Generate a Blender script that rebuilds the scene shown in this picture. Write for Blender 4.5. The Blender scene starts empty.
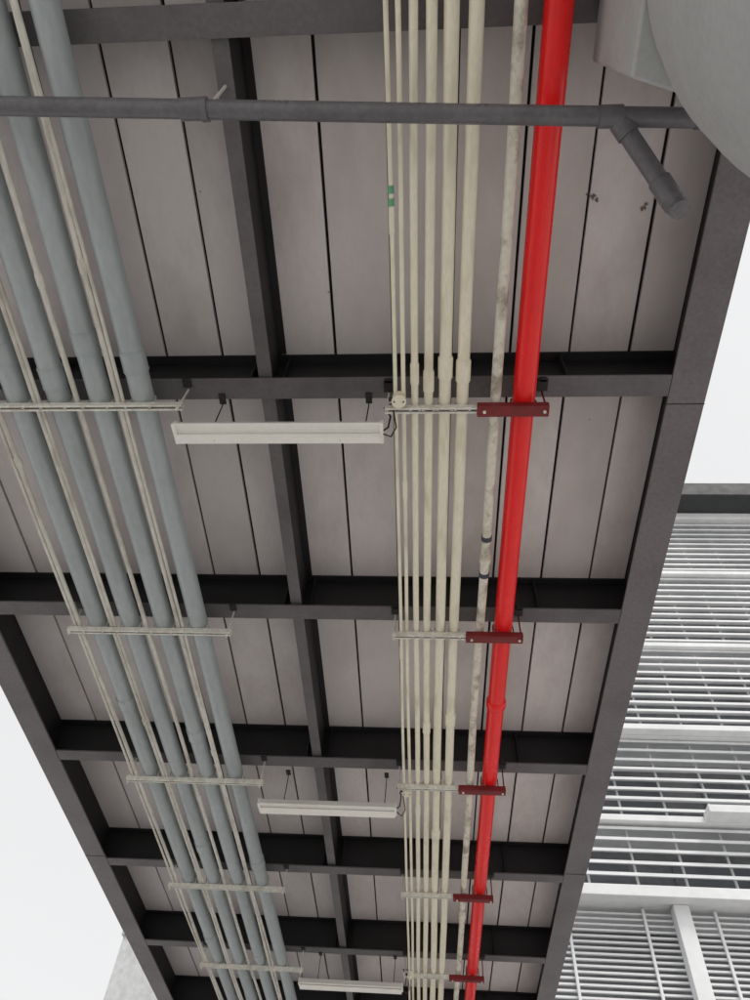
import bpy, bmesh, math, random
from mathutils import Vector, Matrix
random.seed(7)
Z0 = 1.6            # eye height; all z below are relative to the eye
scene = bpy.context.scene

# ---------------------------------------------------------------- materials
def mat(name, base, rough=0.5, dirt=None, dirt_amt=0.5, scale=3.0, stretch=(1,1,1),
        metallic=0.0, bump=0.05, fine=40.0, spec=0.5, lo=0.45, hi=0.7, var=0.12):
    m = bpy.data.materials.new(name); m.use_nodes = True
    nt = m.node_tree; N = nt.nodes; L = nt.links
    b = N["Principled BSDF"]
    tc = N.new("ShaderNodeTexCoord"); mp = N.new("ShaderNodeMapping")
    mp.inputs["Scale"].default_value = stretch
    L.new(tc.outputs["Object"], mp.inputs["Vector"])
    n1 = N.new("ShaderNodeTexNoise"); n1.inputs["Scale"].default_value = scale
    n1.inputs["Detail"].default_value = 5; n1.inputs["Roughness"].default_value = 0.65
    L.new(mp.outputs[0], n1.inputs["Vector"])
    n2 = N.new("ShaderNodeTexNoise"); n2.inputs["Scale"].default_value = fine
    n2.inputs["Detail"].default_value = 2
    L.new(mp.outputs[0], n2.inputs["Vector"])
    r1 = N.new("ShaderNodeMapRange"); r1.inputs["From Min"].default_value = lo
    r1.inputs["From Max"].default_value = hi
    r1.inputs["To Max"].default_value = dirt_amt
    L.new(n1.outputs["Fac"], r1.inputs["Value"])
    mx = N.new("ShaderNodeMixRGB"); mx.inputs["Color1"].default_value = (*base, 1)
    d = dirt if dirt else tuple(c*0.6 for c in base)
    mx.inputs["Color2"].default_value = (*d, 1)
    L.new(r1.outputs[0], mx.inputs["Fac"])
    r2 = N.new("ShaderNodeMapRange"); r2.inputs["From Min"].default_value = 0.3
    r2.inputs["From Max"].default_value = 0.7
    r2.inputs["To Min"].default_value = 1-var; r2.inputs["To Max"].default_value = 1+var
    L.new(n2.outputs["Fac"], r2.inputs["Value"])
    mu = N.new("ShaderNodeMixRGB"); mu.blend_type = 'MULTIPLY'; mu.inputs["Fac"].default_value = 1
    L.new(mx.outputs[0], mu.inputs["Color1"]); L.new(r2.outputs[0], mu.inputs["Color2"])
    L.new(mu.outputs[0], b.inputs["Base Color"])
    rr = N.new("ShaderNodeMapRange"); rr.inputs["To Min"].default_value = max(rough-0.1,0.05)
    rr.inputs["To Max"].default_value = min(rough+0.15,1)
    L.new(n1.outputs["Fac"], rr.inputs["Value"]); L.new(rr.outputs[0], b.inputs["Roughness"])
    b.inputs["Metallic"].default_value = metallic
    b.inputs["Specular IOR Level"].default_value = spec
    bp = N.new("ShaderNodeBump"); bp.inputs["Strength"].default_value = bump
    bp.inputs["Distance"].default_value = 0.01
    L.new(n2.outputs["Fac"], bp.inputs["Height"]); L.new(bp.outputs[0], b.inputs["Normal"])
    return m

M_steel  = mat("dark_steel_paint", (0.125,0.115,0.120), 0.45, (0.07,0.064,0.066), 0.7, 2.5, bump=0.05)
M_web    = mat("dark_steel_web_shade", (0.012,0.0115,0.013), 0.6, (0.007,0.007,0.007), 0.7, 2.5, bump=0.06)  # shade on the webs painted in as near-black; clamps and joints share it
M_girder = mat("girder_paint", (0.155,0.138,0.145), 0.42, (0.10,0.088,0.093), 0.6, 1.8, bump=0.04)
DK_A=(0.72,0.67,0.665); DK_D=(0.50,0.445,0.435)
M_decks  = [mat("deck_panel_paint_%d"%i, tuple(c*k for c in DK_A), 0.55, tuple(c*k for c in DK_D), 0.85, sc, (1,0.45,1), bump=0.03, var=0.025, lo=0.42, hi=0.75)
            for i,(k,sc) in enumerate(((1.0,1.6),(0.95,1.25),(1.05,2.1)))]
M_black  = mat("gap_backing", (0.012,0.011,0.011), 0.9)
M_gpipe  = mat("gray_pipe_paint", (0.41,0.45,0.46), 0.34, (0.27,0.30,0.30), 0.6, 3, (1,0.35,1), bump=0.015, var=0.05)
M_thin   = mat("galvanized_conduit", (0.68,0.65,0.59), 0.4, (0.32,0.28,0.22), 0.6, 6, (1,0.3,1))
M_beige  = mat("aged_cream_pipe", (0.86,0.80,0.645), 0.40, (0.40,0.32,0.20), 0.6, 5, (2,0.5,2), bump=0.04, lo=0.52, hi=0.75, var=0.06)
M_beige2 = mat("stained_galvanized_pipe", (0.74,0.70,0.60), 0.5, (0.24,0.19,0.13), 0.8, 9, (1,0.7,1), bump=0.05, lo=0.48, hi=0.66, var=0.08)
M_band   = mat("dark_tape_band", (0.04,0.045,0.07), 0.5)
M_green  = mat("green_tag", (0.15,0.42,0.25), 0.6)
M_red    = mat("red_fire_paint", (0.92,0.012,0.012), 0.27, (0.66,0.010,0.008), 0.5, 3, (1,0.4,1), bump=0.012, var=0.04)
M_dred   = mat("dark_red_bracket_paint", (0.20,0.012,0.014), 0.45, (0.09,0.01,0.01), 0.6, 6)
M_strut  = mat("cream_strut", (0.78,0.76,0.70), 0.4, (0.42,0.38,0.32), 0.6, 8)
M_lamp   = mat("lamp_enamel", (0.92,0.90,0.86), 0.3, (0.82,0.79,0.71), 0.5, 4, bump=0.0, var=0.02)
M_drain  = mat("drain_pipe_paint", (0.14,0.135,0.145), 0.28, (0.09,0.087,0.092), 0.6, 4, bump=0.02)
M_wire   = mat("black_cable", (0.01,0.01,0.01), 0.4)
M_col    = mat("concrete_column_paint", (0.44,0.45,0.45), 0.6, (0.34,0.345,0.345), 0.7, 2, bump=0.08, var=0.05)
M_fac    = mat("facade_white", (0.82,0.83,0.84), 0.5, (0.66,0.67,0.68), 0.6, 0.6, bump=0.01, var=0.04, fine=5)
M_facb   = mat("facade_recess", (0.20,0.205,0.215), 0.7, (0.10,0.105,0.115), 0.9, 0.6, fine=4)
M_roof   = mat("roof_soffit", (0.035,0.037,0.04), 0.6)
M_glass  = mat("facade_glass", (0.16,0.17,0.19), 0.15, (0.10,0.11,0.12), 0.8, 0.4, fine=2)
M_conc   = mat("pale_concrete", (0.60,0.61,0.62), 0.8, (0.50,0.51,0.52), 0.7, 0.5, fine=6)
M_ground = mat("concrete_paving", (0.56,0.55,0.53), 0.85, (0.44,0.43,0.41), 0.7, 0.4, fine=12)
M_rust   = mat("stain_mark", (0.20,0.17,0.16), 0.8)

# ---------------------------------------------------------------- mesh helpers
class B:
    def __init__(s): s.v=[]; s.f=[]; s.m=[]; s.sm=[]; s.mats=[]
    def mi(s, m):
        if m not in s.mats: s.mats.append(m)
        return s.mats.index(m)
    def add(s, vs, fs, m, smooth=False):
        o=len(s.v); k=s.mi(m)
        s.v += [tuple(p) for p in vs]
        for f in fs:
            s.f.append([i+o for i in f]); s.m.append(k); s.sm.append(smooth)
    def box(s, x0,x1,y0,y1,z0,z1, m):
        vs=[(x0,y0,z0),(x1,y0,z0),(x1,y1,z0),(x0,y1,z0),(x0,y0,z1),(x1,y0,z1),(x1,y1,z1),(x0,y1,z1)]
        s.add(vs,[(0,3,2,1),(4,5,6,7),(0,1,5,4),(1,2,6,5),(2,3,7,6),(3,0,4,7)],m)
    def prism(s, prof, axis, a, b, m):
        n=len(prof)
        if axis=='x': P=[(a,u,z) for u,z in prof]+[(b,u,z) for u,z in prof]
        elif axis=='y': P=[(u,a,z) for u,z in prof]+[(u,b,z) for u,z in prof]
        else: P=[(u,w,a) for u,w in prof]+[(u,w,b) for u,w in prof]
        fs=[(i,(i+1)%n,(i+1)%n+n,i+n) for i in range(n)]
        fs+= [tuple(range(n))[::-1], tuple(range(n,2*n))]
        s.add(P,fs,m)
    def tube(s, pts, r, m, seg=20, caps=True, smooth=True):
        pts=[Vector(p) for p in pts]; n=len(pts)
        rs = r if isinstance(r,(list,tuple)) else [r]*n
        t0=(pts[1]-pts[0]).normalized()
        up=Vector((0,0,1)) if abs(t0.z)<0.9 else Vector((1,0,0))
        vs=[]
        for i,p in enumerate(pts):
            if i==0: t=t0
            elif i==n-1: t=(pts[-1]-pts[-2]).normalized()
            else: t=((pts[i]-pts[i-1]).normalized()+(pts[i+1]-pts[i]).normalized()).normalized()
            a=t.cross(up).normalized(); b=a.cross(t).normalized(); up=b
            for k in range(seg):
                q=2*math.pi*k/seg
                vs.append(p+(a*math.cos(q)+b*math.sin(q))*rs[i])
        fs=[]
        for i in range(n-1):
            for k in range(seg):
                k2=(k+1)%seg
                fs.append((i*seg+k,i*seg+k2,(i+1)*seg+k2,(i+1)*seg+k))
        s.add(vs,fs,m,smooth)
        if caps:
            o=len(s.v); k=s.mi(m)
            s.v += [tuple(p) for p in vs[:seg]]+[tuple(p) for p in vs[-seg:]]
            s.f.append([o+i for i in range(seg)][::-1]); s.m.append(k); s.sm.append(False)
            s.f.append([o+seg+i for i in range(seg)]); s.m.append(k); s.sm.append(False)
    def obj(s, name, parent=None, bevel=0):
        me=bpy.data.meshes.new(name)
        me.from_pydata([(x,y,z+Z0) for x,y,z in s.v],[],s.f)
        for m in s.mats: me.materials.append(m)
        me.polygons.foreach_set("material_index", s.m)
        me.polygons.foreach_set("use_smooth", s.sm)
        bm=bmesh.new(); bm.from_mesh(me); bmesh.ops.recalc_face_normals(bm, faces=bm.faces); bm.to_mesh(me); bm.free()
        o=bpy.data.objects.new(name, me); scene.collection.objects.link(o)
        if parent: o.parent=parent
        if bevel:
            md=o.modifiers.new("bevel","BEVEL"); md.width=bevel; md.segments=2; md.limit_method='ANGLE'
            md.angle_limit=math.radians(50)
        return o
def empty(name):
    e=bpy.data.objects.new(name,None); scene.collection.objects.link(e); return e

# ---------------------------------------------------------------- elevated walkway
H=4.0; DK=4.36
XL=-3.57; XR=1.565
beamsY=[0.08+1.9*k for k in range(-2,8)]
walk=empty("elevated_walkway")
Y0,Y1=-4.0,13.85
def bolt(b,x,y,z,r=0.012,h=0.012,m=None):
    b.tube([(x,y,z),(x,y,z+h)],r,m or M_strut,6,smooth=False)
for nm,xc in (("girder_left",XL),("girder_right",XR)):
    b=B()
    b.box(xc-0.11,xc+0.11,Y0,Y1,H,H+0.018,M_girder)
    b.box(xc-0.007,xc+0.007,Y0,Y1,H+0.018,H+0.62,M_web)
    b.box(xc-0.11,xc+0.11,Y0,Y1,H+0.62,H+0.64,M_girder)
    for ys in (2.10,7.56):
        b.box(xc-0.112,xc+0.112,ys-0.003,ys+0.003,H-0.003,H,M_web)
    for yb in beamsY:
        sgn=1 if xc<0 else -1
        b.box(*sorted((xc+sgn*0.008,xc+sgn*0.10)),yb+0.07,yb+0.08,H+0.018,DK-0.002,M_web)
    b.obj(nm,walk,0.003)
b=B()
for yb in beamsY:
    fw=0.07
    b.box(XL+0.112,XR-0.112,yb-fw,yb+fw,H+0.003,H+0.017,M_steel)
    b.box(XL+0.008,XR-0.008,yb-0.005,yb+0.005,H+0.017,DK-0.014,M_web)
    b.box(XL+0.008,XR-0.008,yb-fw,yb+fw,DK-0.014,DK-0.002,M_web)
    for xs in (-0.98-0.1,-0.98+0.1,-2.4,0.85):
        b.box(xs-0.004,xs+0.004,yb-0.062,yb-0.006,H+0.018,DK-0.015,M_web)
b.obj("crossbeams",walk,0.002)
b=B()
for i in range(len(beamsY)-1):
    a=beamsY[i]+0.006; c=beamsY[i+1]-0.006; xc=-0.985
    b.box(xc-0.045,xc+0.040,a,c,H+0.035,H+0.047,M_steel)
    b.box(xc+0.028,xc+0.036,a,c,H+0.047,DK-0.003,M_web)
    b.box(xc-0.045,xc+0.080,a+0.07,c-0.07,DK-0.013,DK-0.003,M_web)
b.obj("centre_stringer",walk,0.002)
b=B(); pw=0.374; g=0.0085
x=-0.212-pw*9
while x<XR-0.01:
    a=max(x+g,XL+0.01); c=min(x+pw-g,XR-0.01)
    mk=random.choice(M_decks)
    if c-a>0.02:
        for i in range(len(beamsY)-1):
            dz=random.uniform(0,0.004); dx=random.uniform(-0.002,0.002)
            b.box(a+dx,c+dx,beamsY[i]+0.002,beamsY[i+1]-0.002,DK+dz,DK+0.03+dz,random.choice(M_decks+[mk,mk]))
    x+=pw
b.obj("deck_panels",walk,0.004)
b=B(); b.box(XL+0.008,XR-0.008,Y0,Y1,DK+0.036,DK+0.10,M_black); b.obj("deck_light_backing",walk)  # backing plate added above the panels to block light through the gaps
b=B()
for (sx,sy,r) in ((0.93,0.98,0.018),(0.955,1.0,0.012),(0.90,0.97,0.008),(1.22,1.05,0.015),(1.235,1.03,0.01),(-2.3,2.6,0.012),(-0.6,1.5,0.005),(0.9,2.9,0.006),(1.1,2.4,0.005),(-1.3,0.9,0.005)):
    n=18; vs=[(sx,sy,DK-0.0012)]+[(sx+math.cos(2*math.pi*i/n)*r*random.uniform(.4,1.5),sy+math.sin(2*math.pi*i/n)*r*random.uniform(.4,1.5),DK-0.0012) for i in range(n)]
    b.add(vs,[(0,i+1,(i+1)%n+1) for i in range(n)],M_rust)
b.obj("deck_stains",walk)

# ---------------------------------------------------------------- pipes
SZ=3.76; ST=3.80
def run(name,x,r,m,couplings=(),kink=0.0,z=None,cm=None,cs=1.22,cl=0.07,bands=(),bm_=None):
    zc=(ST+r) if z is None else z
    b=B(); pts=[]; y=Y0
    ph=random.uniform(0,6)
    while y<=Y1:
        pts.append((x+kink*math.sin(y*0.9+ph)+kink*.5*math.sin(y*2.3+ph),y,zc+kink*0.6*math.sin(y*1.65+ph)))
        y+=0.42
    b.tube(pts,r,m,24 if r>0.05 else 14)
    fx=lambda cy: x+kink*math.sin(cy*0.9+ph)+kink*.5*math.sin(cy*2.3+ph)
    fz=lambda cy: zc+kink*0.6*math.sin(cy*1.65+ph)
    for cy in couplings:
        xx=fx(cy); zz=fz(cy)
        b.tube([(xx,cy-cl-0.012,zz),(xx,cy-cl,zz),(xx,cy+cl,zz),(xx,cy+cl+0.012,zz)],[r*1.04,r*cs,r*cs,r*1.04],cm or m,24)
        if r>0.05 and cs<1.15:
            for q in (-cl,cl): b.tube([(xx,cy+q-0.004,zz),(xx,cy+q+0.004,zz)],r*cs+0.002,cm or m,24)
    for cy in bands:
        b.tube([(fx(cy),cy-0.018,fz(cy)),(fx(cy),cy+0.018,fz(cy))],r+0.004,bm_,20)
    return b.obj(name)
gx=[-1.72,-1.982,-2.244,-2.506]
gc=[(1.72,7.3,11.0),(1.60,5.2,9.4),(1.82,7.0,10.6),(1.66,4.8,9.0)]
for x,c in zip(gx,gc): run("gray_service_pipe",x,0.069,M_gpipe,c,0.002,cs=1.08,cl=0.06)
for x,r,c in ((-1.85,0.017,(1.15,5.4)),(-1.825,0.011,()),(-2.105,0.016,(1.22,6.1)),(-2.37,0.017,(1.1,5.0)),(-2.342,0.011,()),(-2.625,0.016,(2.4,)),(-2.66,0.011,())):
    run("thin_conduit",x,r,M_thin,c,0.005,cs=1.4,cl=0.03)
for i,(x,r,c) in enumerate(((-0.178,0.012,(0.95,4.1)),(-0.130,0.013,(2.6,)),(-0.062,0.021,(1.80,6.2)),(0.017,0.026,(1.85,5.0)),(0.110,0.035,(1.77,6.6)),(0.214,0.035,(1.79,4.9)))):
    run("cream_conduit_pipe",x,r,M_beige,c,0.003,cs=1.22,cl=0.06,bands=(0.80,0.86) if i==0 else (),bm_=M_green)
run("stained_water_pipe",0.405,0.031,M_beige2,(3.18,8.2),0.006,cs=1.25,cl=0.03,bands=(3.0,3.32),bm_=M_band)
run("red_fire_pipe",0.575,0.067,M_red,(4.72,12.0),0.001,cs=1.18,cl=0.03)

def ubolt(b,x,y,r,m):
    R=r+0.006; pts=[(x-R,y,ST-0.05),(x-R,y,ST+r)]
    for i in range(1,12):
        q=math.pi-math.pi*i/12
        pts.append((x+R*math.cos(q),y,ST+r+R*math.sin(q)))
    pts+=[(x+R,y,ST+r),(x+R,y,ST-0.05)]
    b.tube(pts,0.005,m,8)
    bolt(b,x-R,y,SZ-0.010,0.008,0.010); bolt(b,x+R,y,SZ-0.010,0.008,0.010)
def channel(b,x0,x1,yc,w,z0,z1,m):
    t=0.004
    b.box(x0,x1,yc-w/2,yc+w/2,z1-t,z1,m)
    b.box(x0,x1,yc-w/2,yc-w/2+t,z0,z1-t,m)
    b.box(x0,x1,yc+w/2-t,yc+w/2,z0,z1-t,m)
    b.box(x0,x1,yc-w/2+t,yc-w/2+0.012,z0,z0+t,m)
    b.box(x0,x1,yc+w/2-0.012,yc+w/2-t,z0,z0+t,m)
for k,yb in enumerate(beamsY):
    if k==2: continue          # no supports on the beam over the column
    b=B(); ys=yb
    channel(b,-2.71,-1.45,ys,0.038,SZ,ST,M_strut)
    for x in gx: ubolt(b,x,ys,0.069,M_strut)
    for x in (-2.69,-1.475):
        b.tube([(x,ys,SZ-0.03),(x,ys,H+0.01)],0.006,M_strut,8)
        bolt(b,x,ys,SZ-0.014,0.012); bolt(b,x,ys,ST+0.001,0.014)
        b.box(x-0.025,x+0.025,ys-0.08,ys-0.02,H-0.012,H+0.002,M_web)
    b.obj("pipe_hanger_bracket")
    b=B(); ys=yb+(0.03 if k==3 else 0.0)
    channel(b,-0.24,0.298,ys,0.038,SZ,ST,M_strut)
    for x,r in ((-0.062,0.021),(0.017,0.026),(0.110,0.035),(0.214,0.035)): ubolt(b,x,ys,r,M_strut)
    channel(b,0.30,0.71,ys,0.070,SZ-0.012,ST-0.004,M_dred)
    b.box(0.30,0.71,ys-0.023,ys+0.023,SZ-0.0135,SZ-0.0125,M_dred)
    ubolt(b,0.575,ys,0.068,M_dred)
    for x in (0.34,0.685): bolt(b,x,ys,SZ-0.024,0.010,0.010)
    for x in (-0.225,0.70):
        b.tube([(x,ys,SZ-0.03),(x,ys,H+0.01)],0.006,M_strut if x<0 else M_dred,8)
        b.box(x-0.03,x+0.03,ys-0.085,ys-0.01,H-0.016,H+0.002,M_web)
        b.box(x-0.02,x+0.02,ys-0.095,ys-0.072,H-0.016,H+0.04,M_web)
    b.obj("pipe_hanger_bracket")

# ---------------------------------------------------------------- lamps
def lamp(y):
    e=empty("fluorescent_batten_lamp")
    x0,x1=-1.50,-0.25; z=3.655
    b=B()   # wide reflector tray with turned-up lips and a narrower gear channel below it
    prof=[(-0.072,0.020),(-0.068,0.014),(-0.010,0.034),(0.066,0.030),(0.070,0.036),(0.050,0.075),(-0.050,0.075)]
    b.prism([(y+u,z+w) for u,w in prof],'x',x0,x1,M_lamp)
    b.obj("reflector",e,0.002)
    b=B()
    b.prism([(y+u,z+w) for u,w in ((0.004,0.027),(0.010,-0.010),(0.052,-0.010),(0.060,0.0265))],'x',x0+0.012,x1-0.012,M_lamp)
    b.obj("gear_channel",e,0.004)
    b=B()
    for xe in (x0-0.003,x1-0.017):
        b.prism([(y-0.074,z+0.008),(y+0.074,z+0.024),(y+0.056,z+0.078),(y-0.056,z+0.078)],'x',xe,xe+0.02,M_lamp)
    for xe in (x0+0.25,x1-0.25): b.tube([(xe,y+0.03,z-0.013),(xe,y+0.03,z-0.0095)],0.006,M_strut,10)
    b.obj("end_caps",e,0.002)
    b=B()
    for xh in (-1.28,-0.36):
        b.tube([(xh,y,z+0.07),(xh+0.01,y-0.03,H-0.03),(xh+0.012,y-0.045,H)],0.004,M_wire,8)
        b.tube([(xh,y,z+0.07),(xh,y,z+0.09)],0.012,M_strut,10)
        b.box(xh-0.01,xh+0.03,y-0.10,y-0.03,H-0.008,H+0.002,M_web)
    b.obj("suspension_rods",e)
    b=B()
    b.tube([(x1,y,z+0.05),(x1+0.03,y-0.01,z+0.07),(x1+0.04,y-0.03,z+0.17),(x1+0.0,y-0.06,z+0.22),(x1+0.05,y-0.1,z+0.2),(x1+0.09,y-0.12,z+0.17)],0.006,M_wire,8)
    b.tube([(x1,y+0.01,z+0.03),(x1+0.05,y+0.0,z-0.02),(x1+0.08,y-0.04,z+0.02),(x1+0.06,y-0.1,z+0.12),(x1+0.09,y-0.13,z+0.17)],0.005,M_wire,8)
    b.obj("cable",e)
    b=B(); yb=y-0.17; xb=-0.155
    b.tube([(xb,yb,3.748),(xb,yb,3.80)],0.040,M_beige,20)
    b.tube([(xb,yb,3.742),(xb,yb,3.748)],0.043,M_beige,20)
    for q in (-0.027,0.027): b.tube([(xb+q,yb,3.738),(xb+q,yb,3.7425)],0.005,M_wire,8)
    b.tube([(xb-0.06,yb,3.775),(xb-0.035,yb,3.775)],0.013,M_wire,12)
    b.obj("junction_box",e)
for y in (2.11,6.0,9.72): lamp(y)

# ---------------------------------------------------------------- drain pipe
b=B()
def cy(x): return 0.356+(x+1.935)*0.0457
cpts=[(-3.45,cy(-3.45),3.6),(-1.0,cy(-1.0),3.6),(1.20,cy(1.20),3.6)]
b.tube(cpts,0.042,M_drain,24)
for x in (-1.05,0.80):
    b.tube([(x-0.05,cy(x),3.6),(x+0.05,cy(x),3.6)],0.048,M_drain,24)
b.tube([(1.17,cy(1.17),3.6),(1.215,cy(1.2),3.6)],0.047,M_drain,24)
P0=Vector((0.846,0.504,3.6)); P1=Vector((1.06,0.775,3.42)); d=(P1-P0).normalized()
b.tube([P0,P0+d*0.07],0.050,M_drain,24)
b.tube([P0,P1],0.042,M_drain,24)
b.tube([P1-d*0.09,P1-d*0.08,P1,P1+d*0.045+Vector((0,0,-0.01)),P1+d*0.06+Vector((0,0,-0.05))],[0.043,0.050,0.050,0.050,0.043],M_drain,24)
x=-0.99
b.tube([(x,cy(x),3.64),(x,cy(x)-0.05,4.04)],0.008,M_strut,8)
b.tube([(x-0.015,cy(x),3.6),(x+0.015,cy(x),3.6)],0.052,M_drain,24)
b.obj("drain_pipe")

# ---------------------------------------------------------------- column with its square head block
col=empty("support_column")
b=B(); cx,cyy=1.38,-0.10
b.tube([(cx,cyy,-1.6),(cx,cyy,2.2),(cx,cyy,2.5),(cx,cyy,2.8),(cx,cyy,3.195)],[0.73,0.73,0.72,0.69,0.615],M_col,72)
b.obj("shaft",col)
b=B()
b.prism([(0.77,-0.75),(0.77,0.30),(1.0,0.37),(1.80,0.40),(1.80,-0.75)],'z',3.2,3.99,M_col)
b.obj("head_block",col,0.012)
b=B()
b.box(0.74,1.83,-0.78,0.05,3.93,3.985,M_col)
b.obj("bearing_plate",col,0.006)

# ---------------------------------------------------------------- louvered building
lb=empty("louvered_building")
FY=14.0; FX0=1.95; FX1=17.0
levels=[6.9,8.5,10.54,13.27,16.06,18.6]
b=B()
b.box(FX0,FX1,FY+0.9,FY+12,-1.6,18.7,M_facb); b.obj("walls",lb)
b=B()
b.box(FX0-0.3,FX1+0.5,FY-0.9,FY+12.3,18.95,19.6,M_roof)
b.box(FX0,FX1,FY-0.2,FY+0.5,18.66,18.94,M_fac)
b.box(5.6,5.9,FY-0.7,FY-0.3,18.75,18.945,M_fac)
b.obj("roof",lb,0.02)
b=B()
for i,z in enumerate(levels[:-1]):
    b.box(FX0,FX1,FY-0.22,FY+0.895,z-0.07,z+0.06,M_fac)
b.box(FX0,FX1,FY-0.5,FY-0.225,6.80,7.0,M_fac)
b.box(5.6,FX1-1,FY-0.6,FY-0.225,8.44,8.60,M_fac)
b.box(FX0,8.4,FY-0.45,FY-0.225,10.48,10.62,M_fac)
b.obj("floor_slabs",lb,0.01)
b=B(); rnd=random.Random(3)
for a,c in zip(levels[:-1],levels[1:]):
    z=a+0.24
    while z<c-0.12:
        t=rnd.uniform(-0.012,0.012)
        b.prism([(FY-0.10,z+t),(FY-0.10,z+0.060+t),(FY+0.10,z+0.10),(FY+0.10,z+0.085)],'x',FX0,FX1,M_fac)
        z+=0.235
b.obj("louvre_blades",lb)
b=B()
x=FX0+0.3
while x<FX1:
    b.box(x-0.02,x+0.02,FY+0.11,FY+0.16,7.0,18.6,M_fac); x+=0.92
for lv,(a,c) in enumerate(zip(levels[:-1],levels[1:])):
    x=FX0+0.4+rnd.uniform(0,1.2)
    while x<FX1-2:
        wd=rnd.uniform(0.7,1.9)
        b.box(x,x+wd,FY+0.86,FY+0.895,a+0.5,c-0.4,M_glass); x+=wd+rnd.uniform(0.3,1.3)
b.obj("louvre_posts_and_windows",lb)
b=B()
z=-1.3
while z<6.7:
    b.box(FX0,FX1,FY+0.0,FY+0.05,z,z+0.032,M_fac); z+=0.10
b.obj("fine_grille",lb)
b=B()
for x in (1.98,4.65,7.6,10.5):
    b.box(x-0.14,x+0.14,FY-0.25,FY-0.005,-1.6,6.795,M_fac)
    for q in (0.62,2.0): b.box(x+q,x+q+0.05,FY-0.06,FY-0.004,-1.6,6.795,M_fac)
b.obj("grille_columns",lb,0.01)

cb=empty("concrete_building")
b=B(); b.box(-7.86,1.8,20,30,-1.6,8.5,M_conc); b.obj("walls",cb)
b=B(); b.box(-7.92,1.85,19.94,30.06,8.5,8.75,M_conc)
b.obj("parapet",cb,0.02)
b=B()
for fl in range(2):
    for i in range(5):
        b.box(-7.0+i*1.7,-6.0+i*1.7,19.97,19.995,-0.4+fl*3,1.0+fl*3,M_glass)
b.obj("windows",cb)

b=B(); b.add([(-400,-400,-1.6),(400,-400,-1.6),(400,400,-1.6),(-400,400,-1.6)],[(0,1,2,3)],M_ground); b.obj("ground")

# ---------------------------------------------------------------- world and sun
w=bpy.data.worlds.new("World"); scene.world=w; w.use_nodes=True
nt=w.node_tree; N=nt.nodes; L=nt.links
bg=N["Background"]
sky=N.new("ShaderNodeTexSky"); sky.sky_type='NISHITA'; sky.sun_disc=False
sky.sun_elevation=math.radians(55); sky.sun_rotation=math.radians(140)
sky.dust_density=4; sky.air_density=1.5
hs=N.new("ShaderNodeHueSaturation"); hs.inputs["Saturation"].default_value=0.08
L.new(sky.outputs[0],hs.inputs["Color"])
mx=N.new("ShaderNodeMixRGB"); mx.inputs["Fac"].default_value=0.75   # even cloud cover over the clear-sky gradient
mx.inputs["Color2"].default_value=(7.6,7.62,7.68,1)
L.new(hs.outputs[0],mx.inputs["Color1"]); L.new(mx.outputs[0],bg.inputs["Color"])
bg.inputs["Strength"].default_value=0.13
sd=bpy.data.lights.new("sun","SUN"); sd.energy=1.5; sd.angle=math.radians(15); sd.color=(1,0.96,0.9)
so=bpy.data.objects.new("sun",sd); scene.collection.objects.link(so)
el=math.radians(55); az=math.radians(140)
sv=Vector((math.sin(az)*math.cos(el),math.cos(az)*math.cos(el),math.sin(el)))
so.rotation_euler=sv.to_track_quat('Z','Y').to_euler()

# ---------------------------------------------------------------- camera
cd=bpy.data.cameras.new("camera"); co=bpy.data.objects.new("camera",cd); scene.collection.objects.link(co)
R=Vector((.99758,.03739,.05874)).normalized(); F=Vector((-.06956,.57434,.81564)).normalized()
U=R.cross(F).normalized()
mw=Matrix(((R.x,U.x,-F.x,0),(R.y,U.y,-F.y,0),(R.z,U.z,-F.z,Z0),(0,0,0,1)))
co.matrix_world=mw
cd.sensor_fit='VERTICAL'; cd.sensor_height=36; cd.lens=26.0; cd.clip_start=0.05; cd.clip_end=1000
scene.camera=co
scene.view_settings.view_transform='Standard'; scene.view_settings.look='None'; scene.view_settings.exposure=0
